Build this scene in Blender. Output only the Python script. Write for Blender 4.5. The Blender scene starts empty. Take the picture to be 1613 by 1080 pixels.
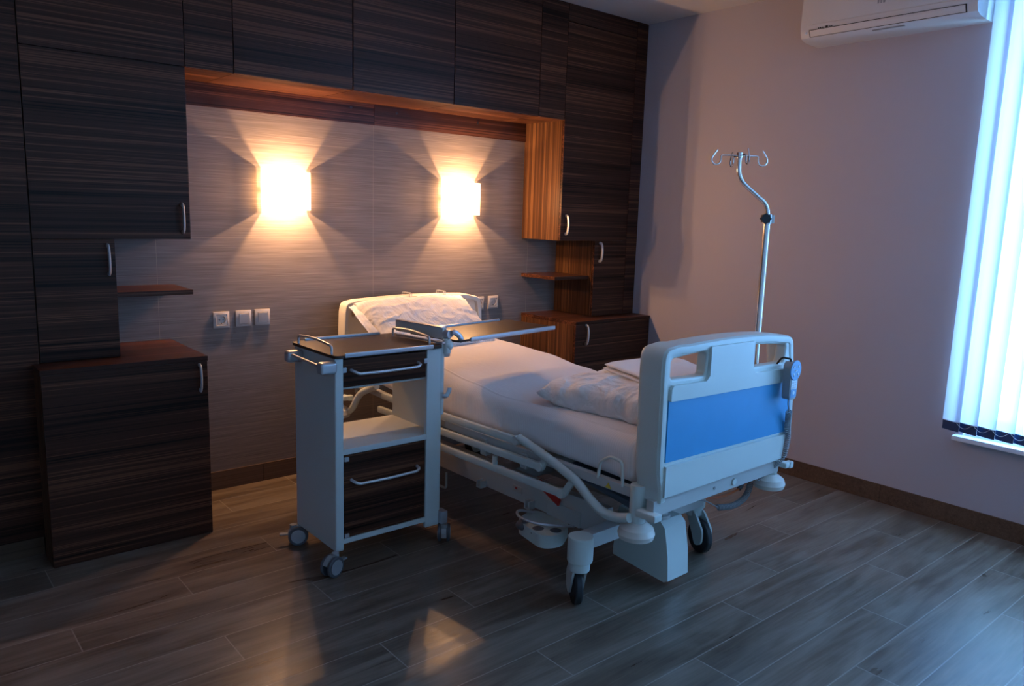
import bpy, bmesh, math, random
from mathutils import Vector, Matrix, noise
random.seed(7)
S = bpy.context.scene
COL = S.collection
R = math.radians

# ---------------------------------------------------------------- materials
def nodes(name):
    m = bpy.data.materials.new(name); m.use_nodes = True
    nt = m.node_tree; nt.nodes.clear()
    out = nt.nodes.new('ShaderNodeOutputMaterial')
    return m, nt, out
def N(nt, t, **k):
    n = nt.nodes.new(t)
    for a, v in k.items(): setattr(n, a, v)
    return n
def bsdf(nt, out, col=(.8, .8, .8), rough=.5, metal=0, spec=.5):
    b = N(nt, 'ShaderNodeBsdfPrincipled')
    b.inputs['Base Color'].default_value = (*col, 1)
    b.inputs['Roughness'].default_value = rough
    b.inputs['Metallic'].default_value = metal
    b.inputs['Specular IOR Level'].default_value = spec
    nt.links.new(b.outputs[0], out.inputs[0])
    return b
def plain(name, col, rough=.5, metal=0, spec=.5, bump=0, bscale=300, var=0, vscale=6):
    m, nt, out = nodes(name)
    b = bsdf(nt, out, col, rough, metal, spec)
    tc = N(nt, 'ShaderNodeTexCoord')
    if var:
        nz = N(nt, 'ShaderNodeTexNoise'); nz.inputs['Scale'].default_value = vscale
        nz.inputs['Detail'].default_value = 4
        nt.links.new(tc.outputs['Object'], nz.inputs['Vector'])
        mr = N(nt, 'ShaderNodeMapRange'); mr.inputs[3].default_value = 1 - var; mr.inputs[4].default_value = 1 + var
        nt.links.new(nz.outputs[0], mr.inputs[0])
        mx = N(nt, 'ShaderNodeVectorMath', operation='SCALE')
        mx.inputs[0].default_value = col
        nt.links.new(mr.outputs[0], mx.inputs['Scale'])
        nt.links.new(mx.outputs[0], b.inputs['Base Color'])
    if bump:
        n2 = N(nt, 'ShaderNodeTexNoise'); n2.inputs['Scale'].default_value = bscale
        n2.inputs['Detail'].default_value = 3
        nt.links.new(tc.outputs['Object'], n2.inputs['Vector'])
        bp = N(nt, 'ShaderNodeBump'); bp.inputs['Strength'].default_value = bump; bp.inputs['Distance'].default_value = .002
        nt.links.new(n2.outputs[0], bp.inputs['Height']); nt.links.new(bp.outputs[0], b.inputs['Normal'])
    return m

def ramp(nt, stops):
    r = N(nt, 'ShaderNodeValToRGB'); e = r.color_ramp.elements
    while len(e) > 1: e.remove(e[-1])
    e[0].position = stops[0][0]; e[0].color = (*stops[0][1], 1)
    for p, c in stops[1:]:
        x = e.new(p); x.color = (*c, 1)
    return r

def wood(name, vertical, dark=(.010, .0046, .0036), mid=(.054, .0205, .0128), light=(.165, .064, .034), rough=.34):
    m, nt, out = nodes(name)
    b = bsdf(nt, out, mid, rough, 0, .17)
    tc = N(nt, 'ShaderNodeTexCoord'); oi = N(nt, 'ShaderNodeObjectInfo')
    off = N(nt, 'ShaderNodeVectorMath', operation='MULTIPLY'); off.inputs[1].default_value = (3.1, 5.3, 7.7)
    cx = N(nt, 'ShaderNodeCombineXYZ')
    for i in range(3): nt.links.new(oi.outputs['Random'], cx.inputs[i])
    nt.links.new(cx.outputs[0], off.inputs[0])
    ad = N(nt, 'ShaderNodeVectorMath', operation='ADD')
    nt.links.new(tc.outputs['Object'], ad.inputs[0]); nt.links.new(off.outputs[0], ad.inputs[1])
    def streak(a, s, det, rg):
        mp = N(nt, 'ShaderNodeMapping')
        mp.inputs['Scale'].default_value = (s, s, a) if vertical else (a, s, s)
        nt.links.new(ad.outputs[0], mp.inputs[0])
        nz = N(nt, 'ShaderNodeTexNoise'); nz.inputs['Scale'].default_value = 1; nz.inputs['Detail'].default_value = det
        nz.inputs['Roughness'].default_value = rg
        nt.links.new(mp.outputs[0], nz.inputs['Vector']); return nz
    n1 = streak(.32, 58, 5, .7); n2 = streak(.18, 7, 3, .5); n3 = streak(.6, 210, 2, .5)
    a = N(nt, 'ShaderNodeMath', operation='MULTIPLY_ADD'); a.inputs[1].default_value = .50
    nt.links.new(n1.outputs[0], a.inputs[0])
    s2 = N(nt, 'ShaderNodeMath', operation='MULTIPLY'); s2.inputs[1].default_value = .27
    nt.links.new(n2.outputs[0], s2.inputs[0]); nt.links.new(s2.outputs[0], a.inputs[2])
    a3 = N(nt, 'ShaderNodeMath', operation='MULTIPLY_ADD'); a3.inputs[1].default_value = .23
    nt.links.new(n3.outputs[0], a3.inputs[0]); nt.links.new(a.outputs[0], a3.inputs[2])
    rp = ramp(nt, [(.41, dark), (.485, mid), (.525, mid), (.57, light), (.62, mid)])
    nt.links.new(a3.outputs[0], rp.inputs[0]); nt.links.new(rp.outputs[0], b.inputs['Base Color'])
    bp = N(nt, 'ShaderNodeBump'); bp.inputs['Strength'].default_value = .12; bp.inputs['Distance'].default_value = .001
    nt.links.new(a3.outputs[0], bp.inputs['Height']); nt.links.new(bp.outputs[0], b.inputs['Normal'])
    return m

M = {}
M['wood_h'] = wood('macassar_veneer_horizontal', False)
M['wood_v'] = wood('macassar_veneer_vertical', True, dark=(.02, .010, .007), mid=(.075, .034, .018), light=(.20, .095, .042))
M['tray_wood'] = wood('tray_laminate', False, dark=(.030, .020, .017), mid=(.050, .033, .026), light=(.068, .045, .036), rough=.36)
M['edge'] = plain('veneer_edge', (.10, .045, .022), .4)
M['white'] = plain('white_lacquer', (.58, .62, .61), .42, bump=.05)
M['bedplastic'] = plain('pale_bed_plastic', (.60, .66, .63), .4, bump=.06, bscale=500)
M['bedmetal'] = plain('pale_grey_paint', (.50, .50, .48), .38)
M['cream'] = plain('cream_plastic', (.70, .66, .60), .4)
M['blue'] = plain('blue_insert', (.05, .31, .60), .45, var=.05, vscale=9)
M['bluedark'] = plain('blue_grey_cover', (.09, .13, .18), .5)
M['chrome'] = plain('chrome', (.75, .75, .76), .12, 1)
M['satin'] = plain('satin_aluminium', (.60, .60, .62), .35, .55)
M['alu'] = plain('silver_profile', (.50, .53, .57), .35, .55)
M['rubber'] = plain('dark_rubber', (.02, .022, .026), .6)
M['rubbergrey'] = plain('grey_rubber', (.09, .095, .11), .6)
M['greyplastic'] = plain('grey_plastic', (.30, .31, .32), .45)
M['black'] = plain('black_plastic', (.012, .012, .013), .4)
M['yellow'] = plain('yellow_sticker', (.62, .45, .04), .5)
M['red'] = plain('red_plastic', (.45, .02, .015), .45)
M['orange'] = plain('orange_cable', (.45, .10, .02), .5)
M['ac'] = plain('ac_white', (.62, .61, .60), .4)
M['ceiling'] = plain('ceiling_paint', (.62, .61, .61), .35, bump=.03)
M['grout_dark'] = plain('cabinet_shadow_gap', (.012, .010, .009), .9)
M['switch'] = plain('switch_plastic', (.50, .45, .41), .35)
M['navy'] = plain('blind_weight_blue', (.018, .055, .15), .5)
M['sill'] = plain('sill_white', (.75, .76, .78), .35)
M['skirt'] = wood('skirting_tile', False, dark=(.075, .045, .030), mid=(.115, .072, .048), light=(.15, .096, .064), rough=.45)
M['padblue'] = plain('keypad_blue', (.10, .30, .55), .4)
M['padlight'] = plain('keypad_light', (.55, .66, .72), .4)

def fabric(name, col, sper=.011, amt=.05, axis=1, bs=.25, bsc=22, bd=.008, dist=0):
    m, nt, out = nodes(name)
    b = bsdf(nt, out, col, .85, 0, .2)
    b.inputs['Sheen Weight'].default_value = .15
    tc = N(nt, 'ShaderNodeTexCoord'); sp = N(nt, 'ShaderNodeSeparateXYZ')
    nt.links.new(tc.outputs['Object'], sp.inputs[0])
    mu = N(nt, 'ShaderNodeMath', operation='MULTIPLY'); mu.inputs[1].default_value = 2 * math.pi / sper
    nt.links.new(sp.outputs[axis], mu.inputs[0])
    sn = N(nt, 'ShaderNodeMath', operation='SINE'); nt.links.new(mu.outputs[0], sn.inputs[0])
    mr = N(nt, 'ShaderNodeMapRange'); mr.inputs[1].default_value = -.4; mr.inputs[2].default_value = .4
    mr.inputs[3].default_value = 1 - amt; mr.inputs[4].default_value = 1
    nt.links.new(sn.outputs[0], mr.inputs[0])
    sc = N(nt, 'ShaderNodeVectorMath', operation='SCALE'); sc.inputs[0].default_value = col
    nt.links.new(mr.outputs[0], sc.inputs['Scale']); nt.links.new(sc.outputs[0], b.inputs['Base Color'])
    nz = N(nt, 'ShaderNodeTexNoise'); nz.inputs['Scale'].default_value = bsc; nz.inputs['Detail'].default_value = 6; nz.inputs['Distortion'].default_value = dist
    nt.links.new(tc.outputs['Object'], nz.inputs['Vector'])
    bp = N(nt, 'ShaderNodeBump'); bp.inputs['Strength'].default_value = bs; bp.inputs['Distance'].default_value = bd
    nt.links.new(nz.outputs[0], bp.inputs['Height']); nt.links.new(bp.outputs[0], b.inputs['Normal'])
    return m
M['sheet'] = fabric('white_cotton_sheet', (.82, .80, .80))
M['pillow'] = fabric('white_pillowcase', (.84, .82, .81), .016, .06, 0, .55, 7, .05, 1.6)
M['linen'] = fabric('folded_white_linen', (.82, .80, .80), .009, .04, 0)

def wallpaint():
    m, nt, out = nodes('lilac_white_wall_paint')
    b = bsdf(nt, out, (.45, .43, .485), .6, 0, .3)
    tc = N(nt, 'ShaderNodeTexCoord'); nz = N(nt, 'ShaderNodeTexNoise'); nz.inputs['Scale'].default_value = 160
    nz.inputs['Detail'].default_value = 4
    nt.links.new(tc.outputs['Object'], nz.inputs['Vector'])
    bp = N(nt, 'ShaderNodeBump'); bp.inputs['Strength'].default_value = .15; bp.inputs['Distance'].default_value = .002
    nt.links.new(nz.outputs[0], bp.inputs['Height']); nt.links.new(bp.outputs[0], b.inputs['Normal'])
    return m
M['wall'] = wallpaint()
M['wall_light'] = plain('white_wall_paint', (.66, .64, .64), .6, bump=.05)

def mth(nt, op, a, b=None, c=None):
    n = N(nt, 'ShaderNodeMath', operation=op)
    for i, v in enumerate((a, b, c)):
        if v is None: continue
        if isinstance(v, (int, float)): n.inputs[i].default_value = v
        else: nt.links.new(v, n.inputs[i])
    return n.outputs[0]

def tile():
    # wall tiles 1.2 x 0.5 m with fine horizontal linen streaks
    m, nt, out = nodes('linen_wall_tile')
    b = bsdf(nt, out, (.3, .27, .25), .5, 0, .35)
    tc = N(nt, 'ShaderNodeTexCoord'); sp = N(nt, 'ShaderNodeSeparateXYZ')
    nt.links.new(tc.outputs['Object'], sp.inputs[0])
    def streak(a, s, d):
        mp = N(nt, 'ShaderNodeMapping'); mp.inputs['Scale'].default_value = (a, 1, s)
        nt.links.new(tc.outputs['Object'], mp.inputs[0])
        z = N(nt, 'ShaderNodeTexNoise'); z.inputs['Scale'].default_value = 1; z.inputs['Detail'].default_value = d
        nt.links.new(mp.outputs[0], z.inputs['Vector']); return z.outputs[0]
    v = mth(nt, 'ADD', mth(nt, 'MULTIPLY', streak(4, 230, 4), .7), mth(nt, 'MULTIPLY', streak(1.2, 60, 3), .3))
    rp = ramp(nt, [(.30, (.145, .118, .105)), (.5, (.205, .17, .152)), (.68, (.29, .245, .22))])
    nt.links.new(v, rp.inputs[0])
    def joint(sock, origin, pitch, w):
        f = mth(nt, 'FRACT', mth(nt, 'DIVIDE', mth(nt, 'SUBTRACT', sock, origin - 40 * pitch), pitch))
        d = mth(nt, 'MULTIPLY', mth(nt, 'MINIMUM', f, mth(nt, 'SUBTRACT', 1, f)), pitch)
        return mth(nt, 'LESS_THAN', d, w)
    j = mth(nt, 'MAXIMUM', joint(sp.outputs[0], 2.311, 1.2, .0012), joint(sp.outputs[2], .336, .5, .0012))
    mx = N(nt, 'ShaderNodeMix', data_type='RGBA')
    nt.links.new(j, mx.inputs[0]); nt.links.new(rp.outputs[0], mx.inputs[6]); mx.inputs[7].default_value = (.34, .27, .22, 1)
    nt.links.new(mx.outputs[2], b.inputs['Base Color'])
    bp = N(nt, 'ShaderNodeBump'); bp.inputs['Strength'].default_value = .25; bp.inputs['Distance'].default_value = .001
    h = mth(nt, 'SUBTRACT', v, mth(nt, 'MULTIPLY', j, 1.5))
    nt.links.new(h, bp.inputs['Height']); nt.links.new(bp.outputs[0], b.inputs['Normal'])
    return m
M['tile'] = tile()

def floor_mat():
    m, nt, out = nodes('wood_look_floor_tile')
    b = bsdf(nt, out, (.2, .17, .14), .42, 0, .45)
    tc = N(nt, 'ShaderNodeTexCoord'); sp = N(nt, 'ShaderNodeSeparateXYZ')
    nt.links.new(tc.outputs['Object'], sp.inputs[0])
    W, Lh, Y0, X0 = .184, 1.25, -2.372, 2.53
    ry = mth(nt, 'DIVIDE', mth(nt, 'SUBTRACT', sp.outputs[1], Y0), W)
    row = mth(nt, 'FLOOR', ry); fy = mth(nt, 'SUBTRACT', ry, row)
    xx = mth(nt, 'DIVIDE', mth(nt, 'SUBTRACT', mth(nt, 'SUBTRACT', sp.outputs[0], X0), mth(nt, 'MULTIPLY', mth(nt, 'ADD', row, 1), .42)), Lh)
    cl = mth(nt, 'FLOOR', xx); fx = mth(nt, 'SUBTRACT', xx, cl)
    dy = mth(nt, 'MULTIPLY', mth(nt, 'MINIMUM', fy, mth(nt, 'SUBTRACT', 1, fy)), W)
    dx = mth(nt, 'MULTIPLY', mth(nt, 'MINIMUM', fx, mth(nt, 'SUBTRACT', 1, fx)), Lh)
    j = mth(nt, 'LESS_THAN', mth(nt, 'MINIMUM', dx, dy), .0021)
    cv = N(nt, 'ShaderNodeCombineXYZ'); nt.links.new(row, cv.inputs[0]); nt.links.new(cl, cv.inputs[1])
    wn = N(nt, 'ShaderNodeTexWhiteNoise', noise_dimensions='2D'); nt.links.new(cv.outputs[0], wn.inputs['Vector'])
    off = N(nt, 'ShaderNodeVectorMath', operation='SCALE'); nt.links.new(wn.outputs['Color'], off.inputs[0]); off.inputs['Scale'].default_value = 30
    ad = N(nt, 'ShaderNodeVectorMath', operation='ADD'); nt.links.new(tc.outputs['Object'], ad.inputs[0]); nt.links.new(off.outputs[0], ad.inputs[1])
    def nz(sx, sy, d, dist=0):
        mp = N(nt, 'ShaderNodeMapping'); mp.inputs['Scale'].default_value = (sx, sy, 1)
        nt.links.new(ad.outputs[0], mp.inputs[0])
        z = N(nt, 'ShaderNodeTexNoise'); z.inputs['Scale'].default_value = 1; z.inputs['Detail'].default_value = d
        z.inputs['Distortion'].default_value = dist
        nt.links.new(mp.outputs[0], z.inputs['Vector']); return z.outputs[0]
    big = nz(1.7, 12, 6, 1.3); fine = nz(5, 110, 3, .3); kn = nz(2.3, 6, 2, 1.1)
    v = mth(nt, 'ADD', mth(nt, 'ADD', mth(nt, 'MULTIPLY', big, .58), mth(nt, 'MULTIPLY', fine, .20)), mth(nt, 'MULTIPLY', kn, .22))
    v = mth(nt, 'ADD', v, mth(nt, 'MULTIPLY', mth(nt, 'SUBTRACT', wn.outputs['Value'], .5), .07))
    rp = ramp(nt, [(.31, (.070, .050, .037)), (.44, (.122, .090, .068)), (.54, (.172, .134, .104)), (.66, (.222, .180, .145))])
    nt.links.new(v, rp.inputs[0])
    mx = N(nt, 'ShaderNodeMix', data_type='RGBA')
    nt.links.new(j, mx.inputs[0]); nt.links.new(rp.outputs[0], mx.inputs[6]); mx.inputs[7].default_value = (.28, .245, .21, 1)
    nt.links.new(mx.outputs[2], b.inputs['Base Color'])
    bp = N(nt, 'ShaderNodeBump'); bp.inputs['Strength'].default_value = .3; bp.inputs['Distance'].default_value = .0015
    nt.links.new(mth(nt, 'SUBTRACT', fine, mth(nt, 'MULTIPLY', j, 1.2)), bp.inputs['Height']); nt.links.new(bp.outputs[0], b.inputs['Normal'])
    rr = mth(nt, 'ADD', mth(nt, 'MULTIPLY', big, .25), .20)
    nt.links.new(rr, b.inputs['Roughness'])
    return m
M['floor'] = floor_mat()

def blind_mat():
    m, nt, out = nodes('translucent_blind_fabric')
    tr = N(nt, 'ShaderNodeBsdfTransparent'); tr.inputs[0].default_value = (.85, .92, 1, 1)
    tl = N(nt, 'ShaderNodeBsdfTranslucent'); tl.inputs[0].default_value = (.47, .47, .55, 1)
    df = N(nt, 'ShaderNodeBsdfDiffuse'); df.inputs[0].default_value = (.75, .80, .85, 1)
    tc = N(nt, 'ShaderNodeTexCoord'); sp = N(nt, 'ShaderNodeSeparateXYZ'); nt.links.new(tc.outputs['Object'], sp.inputs[0])
    s = mth(nt, 'SINE', mth(nt, 'MULTIPLY', sp.outputs[1], 2 * math.pi / .0075))
    k = mth(nt, 'MULTIPLY_ADD', s, .02, .05)
    a = N(nt, 'ShaderNodeMixShader'); a.inputs[0].default_value = .35
    nt.links.new(tl.outputs[0], a.inputs[1]); nt.links.new(df.outputs[0], a.inputs[2])
    c = N(nt, 'ShaderNodeMixShader'); nt.links.new(k, c.inputs[0])
    nt.links.new(a.outputs[0], c.inputs[1]); nt.links.new(tr.outputs[0], c.inputs[2])
    nt.links.new(c.outputs[0], out.inputs[0])
    return m
M['blind'] = blind_mat()

def glass_mat():
    m, nt, out = nodes('window_glass')
    tr = N(nt, 'ShaderNodeBsdfTransparent'); tr.inputs[0].default_value = (.93, .96, .97, 1)
    gl = N(nt, 'ShaderNodeBsdfGlossy'); gl.inputs['Roughness'].default_value = .02
    mx = N(nt, 'ShaderNodeMixShader'); mx.inputs[0].default_value = .06
    nt.links.new(tr.outputs[0], mx.inputs[1]); nt.links.new(gl.outputs[0], mx.inputs[2]); nt.links.new(mx.outputs[0], out.inputs[0])
    return m
M['glass'] = glass_mat()

def emit(name, col, st):
    m, nt, out = nodes(name)
    e = N(nt, 'ShaderNodeEmission'); e.inputs[0].default_value = (*col, 1); e.inputs[1].default_value = st
    nt.links.new(e.outputs[0], out.inputs[0]); return m
LAMP_COL = (1.0, .545, .26)
def opal():
    m, nt, out = nodes('glowing_opal_glass')
    e = N(nt, 'ShaderNodeEmission'); e.inputs[0].default_value = (1.0, .56, .27, 1); e.inputs[1].default_value = 1.7
    t = N(nt, 'ShaderNodeBsdfTransparent'); t.inputs[0].default_value = (.40, .385, .36, 1)
    a = N(nt, 'ShaderNodeAddShader'); nt.links.new(e.outputs[0], a.inputs[0]); nt.links.new(t.outputs[0], a.inputs[1])
    nt.links.new(a.outputs[0], out.inputs[0]); return m
M['shade'] = opal()
M['shade_side'] = emit('glowing_dense_opal_glass', (1.0, .50, .20), 5.0)

# ---------------------------------------------------------------- mesh builder
def fil(pts, r, n=6, closed=False):
    """round the corners of a polyline"""
    P = [Vector(p) for p in pts]; out = []
    L = len(P); rng = range(L) if closed else range(1, L - 1)
    if not closed: out.append(P[0])
    for i in rng:
        a, b, c = P[(i - 1) % L], P[i], P[(i + 1) % L]
        rr = r[i] if isinstance(r, (list, tuple)) else r
        d1 = (a - b); d2 = (c - b)
        k = min(rr, d1.length * .48, d2.length * .48)
        s = b + d1.normalized() * k; e = b + d2.normalized() * k
        for t in range(n + 1):
            u = t / n
            out.append(s * (1 - u) ** 2 + b * 2 * u * (1 - u) + e * u * u)
    if not closed: out.append(P[-1])
    return out

class MB:
    def __init__(self): self.bm = bmesh.new()
    def _bev(self, geom_verts, bev, seg=2):
        if not bev: return
        es = set()
        for v in geom_verts:
            for e in v.link_edges:
                if len(e.link_faces) == 2 and e.calc_face_angle(0) > .6: es.add(e)
        bmesh.ops.bevel(self.bm, geom=list(es), offset=bev, segments=seg, profile=.5, affect='EDGES', clamp_overlap=True)
    def box(self, a, b, bev=0, seg=2, mat=None):
        a, b = Vector(a), Vector(b)
        mt = Matrix.Translation((a + b) / 2) @ Matrix.Diagonal((*[abs(x) for x in (b - a)], 1))
        if mat: mt = mat @ mt
        g = bmesh.ops.create_cube(self.bm, size=1, matrix=mt)
        self._bev(g['verts'], bev, seg); return self
    def bar(self, p, q, w, h, bev=.002, up=(0, 0, 1)):
        """rectangular bar from p to q; w across, h along up"""
        p, q = Vector(p), Vector(q); d = q - p; x = d.normalized()
        y = Vector(up).cross(x).normalized(); z = x.cross(y)
        m = Matrix((x, y, z)).transposed().to_4x4(); m.translation = (p + q) / 2
        g = bmesh.ops.create_cube(self.bm, size=1, matrix=m @ Matrix.Diagonal((d.length, w, h, 1)))
        self._bev(g['verts'], bev); return self
    def cyl(self, p, q, r, r2=None, n=28, bev=0, seg=2):
        p, q = Vector(p), Vector(q); d = q - p
        m = Matrix.Translation((p + q) / 2) @ d.to_track_quat('Z', 'Y').to_matrix().to_4x4()
        g = bmesh.ops.create_cone(self.bm, cap_ends=True, segments=n, radius1=r, radius2=r if r2 is None else r2, depth=d.length, matrix=m)
        self._bev(g['verts'], bev, seg); return self
    def tube(self, pts, r, n=14, closed=False, flat=None, caps=True):
        P = [Vector(p) for p in pts]
        Q = [P[0]]
        for p in P[1:]:
            if (p - Q[-1]).length > 1e-5: Q.append(p)
        P = Q; L = len(P); rings = []; up = None
        for i, p in enumerate(P):
            if closed: t = (P[(i + 1) % L] - P[i - 1]).normalized()
            else: t = (P[min(i + 1, L - 1)] - P[max(i - 1, 0)]).normalized()
            if up is None:
                up = Vector((0, 0, 1)) if abs(t.z) < .9 else Vector((0, 1, 0))
            u = (up - t * up.dot(t)).normalized(); up = u; v = t.cross(u)
            ru, rv = (r, r) if flat is None else flat
            rings.append([self.bm.verts.new(p + u * math.cos(2 * math.pi * k / n) * ru + v * math.sin(2 * math.pi * k / n) * rv) for k in range(n)])
        for i in range(L if closed else L - 1):
            a, b = rings[i], rings[(i + 1) % L]
            for k in range(n): self.bm.faces.new((a[k], a[(k + 1) % n], b[(k + 1) % n], b[k]))
        if not closed and caps:
            self.bm.faces.new(rings[0][::-1]); self.bm.faces.new(rings[-1])
        return self
    def prism(self, pts, plane, lo, hi, bev=0, seg=2):
        f = {'xz': lambda a, b, c: (a, c, b), 'yz': lambda a, b, c: (c, a, b), 'xy': lambda a, b, c: (a, b, c)}[plane]
        A = [self.bm.verts.new(f(p[0], p[1], lo)) for p in pts]; B = [self.bm.verts.new(f(p[0], p[1], hi)) for p in pts]
        n = len(pts)
        self.bm.faces.new(A); self.bm.faces.new(B[::-1])
        for i in range(n): self.bm.faces.new((A[i], B[i], B[(i + 1) % n], A[(i + 1) % n]))
        self._bev(A + B, bev, seg); return self
    def lathe(self, prof, c, n=32):
        c = Vector(c); rings = []
        for r, z in prof:
            rings.append([self.bm.verts.new(c + Vector((r * math.cos(2 * math.pi * k / n), r * math.sin(2 * math.pi * k / n), z))) for k in range(n)])
        for a, b in zip(rings, rings[1:]):
            for k in range(n): self.bm.faces.new((a[k], a[(k + 1) % n], b[(k + 1) % n], b[k]))
        self.bm.faces.new(rings[0][::-1]); self.bm.faces.new(rings[-1]); return self
    def ell(self, c, r, n=24):
        bmesh.ops.create_uvsphere(self.bm, u_segments=n, v_segments=n // 2, radius=1, matrix=Matrix.Translation(c) @ Matrix.Diagonal((*r, 1))); return self
    def grid(self, fn, nu, nv, closeu=False):
        g = [[self.bm.verts.new(fn(i / (nu if closeu else nu - 1), j / (nv - 1))) for j in range(nv)] for i in range(nu)]
        for i in range(nu if closeu else nu - 1):
            for j in range(nv - 1):
                self.bm.faces.new((g[i][j], g[(i + 1) % nu][j], g[(i + 1) % nu][j + 1], g[i][j + 1]))
        return g
    def xf(self, m): self.bm.transform(m); return self
    def add(self, other): 
        me = bpy.data.meshes.new('tmp'); other.bm.to_mesh(me); self.bm.from_mesh(me); bpy.data.meshes.remove(me); return self
    def build(self, name, mat, parent=None, sharp=32, loc=None):
        bmesh.ops.remove_doubles(self.bm, verts=self.bm.verts, dist=1e-6)
        bmesh.ops.recalc_face_normals(self.bm, faces=self.bm.faces)
        me = bpy.data.meshes.new(name); self.bm.to_mesh(me); self.bm.free()
        me.polygons.foreach_set('use_smooth', [True] * len(me.polygons))
        me.set_sharp_from_angle(angle=R(sharp)); me.update()
        me.materials.append(M[mat])
        o = bpy.data.objects.new(name, me); COL.objects.link(o)
        if parent: o.parent = parent
        if loc: o.location = loc
        if sharp <= 32:
            wn = o.modifiers.new('weighted_normals', 'WEIGHTED_NORMAL'); wn.keep_sharp = True
        return o

def curve_plate(outer, holes, thick, bevel, res=1):
    """flat plate with holes in the x-z plane, centred on y=0"""
    cu = bpy.data.curves.new('tmp', 'CURVE'); cu.dimensions = '2D'; cu.fill_mode = 'BOTH'
    cu.extrude = thick / 2 - bevel; cu.bevel_depth = bevel; cu.bevel_resolution = 3; cu.offset = -bevel
    for pts in [outer] + holes:
        s = cu.splines.new('POLY'); s.points.add(len(pts) - 1); s.use_cyclic_u = True
        for p, q in zip(s.points, pts): p.co = (q[0], q[1], 0, 1)
    ob = bpy.data.objects.new('tmp', cu); COL.objects.link(ob)
    me = bpy.data.meshes.new_from_object(ob.evaluated_get(bpy.context.evaluated_depsgraph_get()))
    bpy.data.objects.remove(ob); bpy.data.curves.remove(cu)
    b = MB(); b.bm.from_mesh(me); bpy.data.meshes.remove(me)
    b.xf(Matrix.Rotation(R(90), 4, 'X')); return b

def thing(name, label, cat, loc=(0, 0, 0), rz=0, group=None):
    o = bpy.data.objects.new(name, None); COL.objects.link(o); o.empty_display_size = .1
    o.location = loc; o.rotation_euler = (0, 0, rz); o['label'] = label; o['category'] = cat
    if group: o['group'] = group
    return o
def tag(o, label, cat, group=None):
    o['label'] = label; o['category'] = cat
    if group: o['group'] = group
    return o
def struct(o): o['kind'] = 'structure'; return o
def copy_tree(o, parent=None):
    c = o.copy(); COL.objects.link(c); c.parent = parent
    for ch in list(o.children): copy_tree(ch, c)
    return c

# ---------------------------------------------------------------- the room
XL, XR, YB, H = -1.6, 4.2, -6.3, 2.785
YF = -.377          # front of the tall cabinets
YW0, YW1, ZW0, ZW1 = -5.55, -2.60, .47, 2.66   # window opening
struct(MB().box((XL - .2, YB - .2, -.1), (XR + .25, .2, 0)).build('floor', 'floor'))
struct(MB().box((XL - .2, YB - .2, H), (XR + .25, .2, H + .1)).build('ceiling', 'ceiling'))
struct(MB().box((XL - .2, 0, 0), (XR + .25, .2, H)).build('wall_back', 'tile'))
struct(MB().box((XL - .2, YB, 0), (XL, 0, H)).build('wall_left', 'wall_light'))
struct(MB().box((XL - .2, YB - .2, 0), (XR + .25, YB, H)).build('wall_front', 'wall_light'))
w = MB()
w.box((XR, YW1, 0), (XR + .25, 0, H)); w.box((XR, YB, 0), (XR + .25, YW0, H))
w.box((XR, YW0, 0), (XR + .25, YW1, ZW0)); w.box((XR, YW0, ZW1), (XR + .25, YW1, H))
struct(w.build('wall_right', 'wall'))
# skirting tiles
sk = MB(); y = -.55
while y > YB:
    y2 = max(y - .84, YB); sk.box((XR - .009, y2 + .001, 0), (XR, y - .001, .10), .001); y = y2
struct(sk.build('baseboard_right', 'skirt'))
sk = MB()
for x0, x1 in ((1.162, 1.62), (1.62, 2.46), (2.46, 3.30), (3.30, 3.472)): sk.box((x0 + .001, -.009, 0), (x1 - .001, 0, .10), .001)
struct(sk.build('baseboard_back', 'skirt'))
sk = MB().box((XL, -.352, 0), (.51, -.343, .085)); struct(sk.build('baseboard_left', 'skirt'))
# window
win = struct(MB().box((XR + .16, YW0, ZW0), (XR + .22, YW0 + .07, ZW1)).box((XR + .16, YW1 - .07, ZW0), (XR + .22, YW1, ZW1))
    .box((XR + .16, YW0, ZW0), (XR + .22, YW1, ZW0 + .07)).box((XR + .16, YW0, ZW1 - .07), (XR + .22, YW1, ZW1))
    .box((XR + .16, -4.12, ZW0), (XR + .22, -4.03, ZW1)).build('window_1', 'sill'))
MB().box((XR + .185, YW0 + .06, ZW0 + .06), (XR + .195, -4.11, ZW1 - .06)).build('pane', 'glass', win)
MB().box((XR + .185, -4.04, ZW0 + .06), (XR + .195, YW1 - .06, ZW1 - .06)).build('pane', 'glass', win)
MB().box((XR - .05, YW0 - .03, ZW0 - .025), (XR + .165, YW1 + .035, ZW0 + .0), .004).build('window_sill', 'sill', win)

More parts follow.
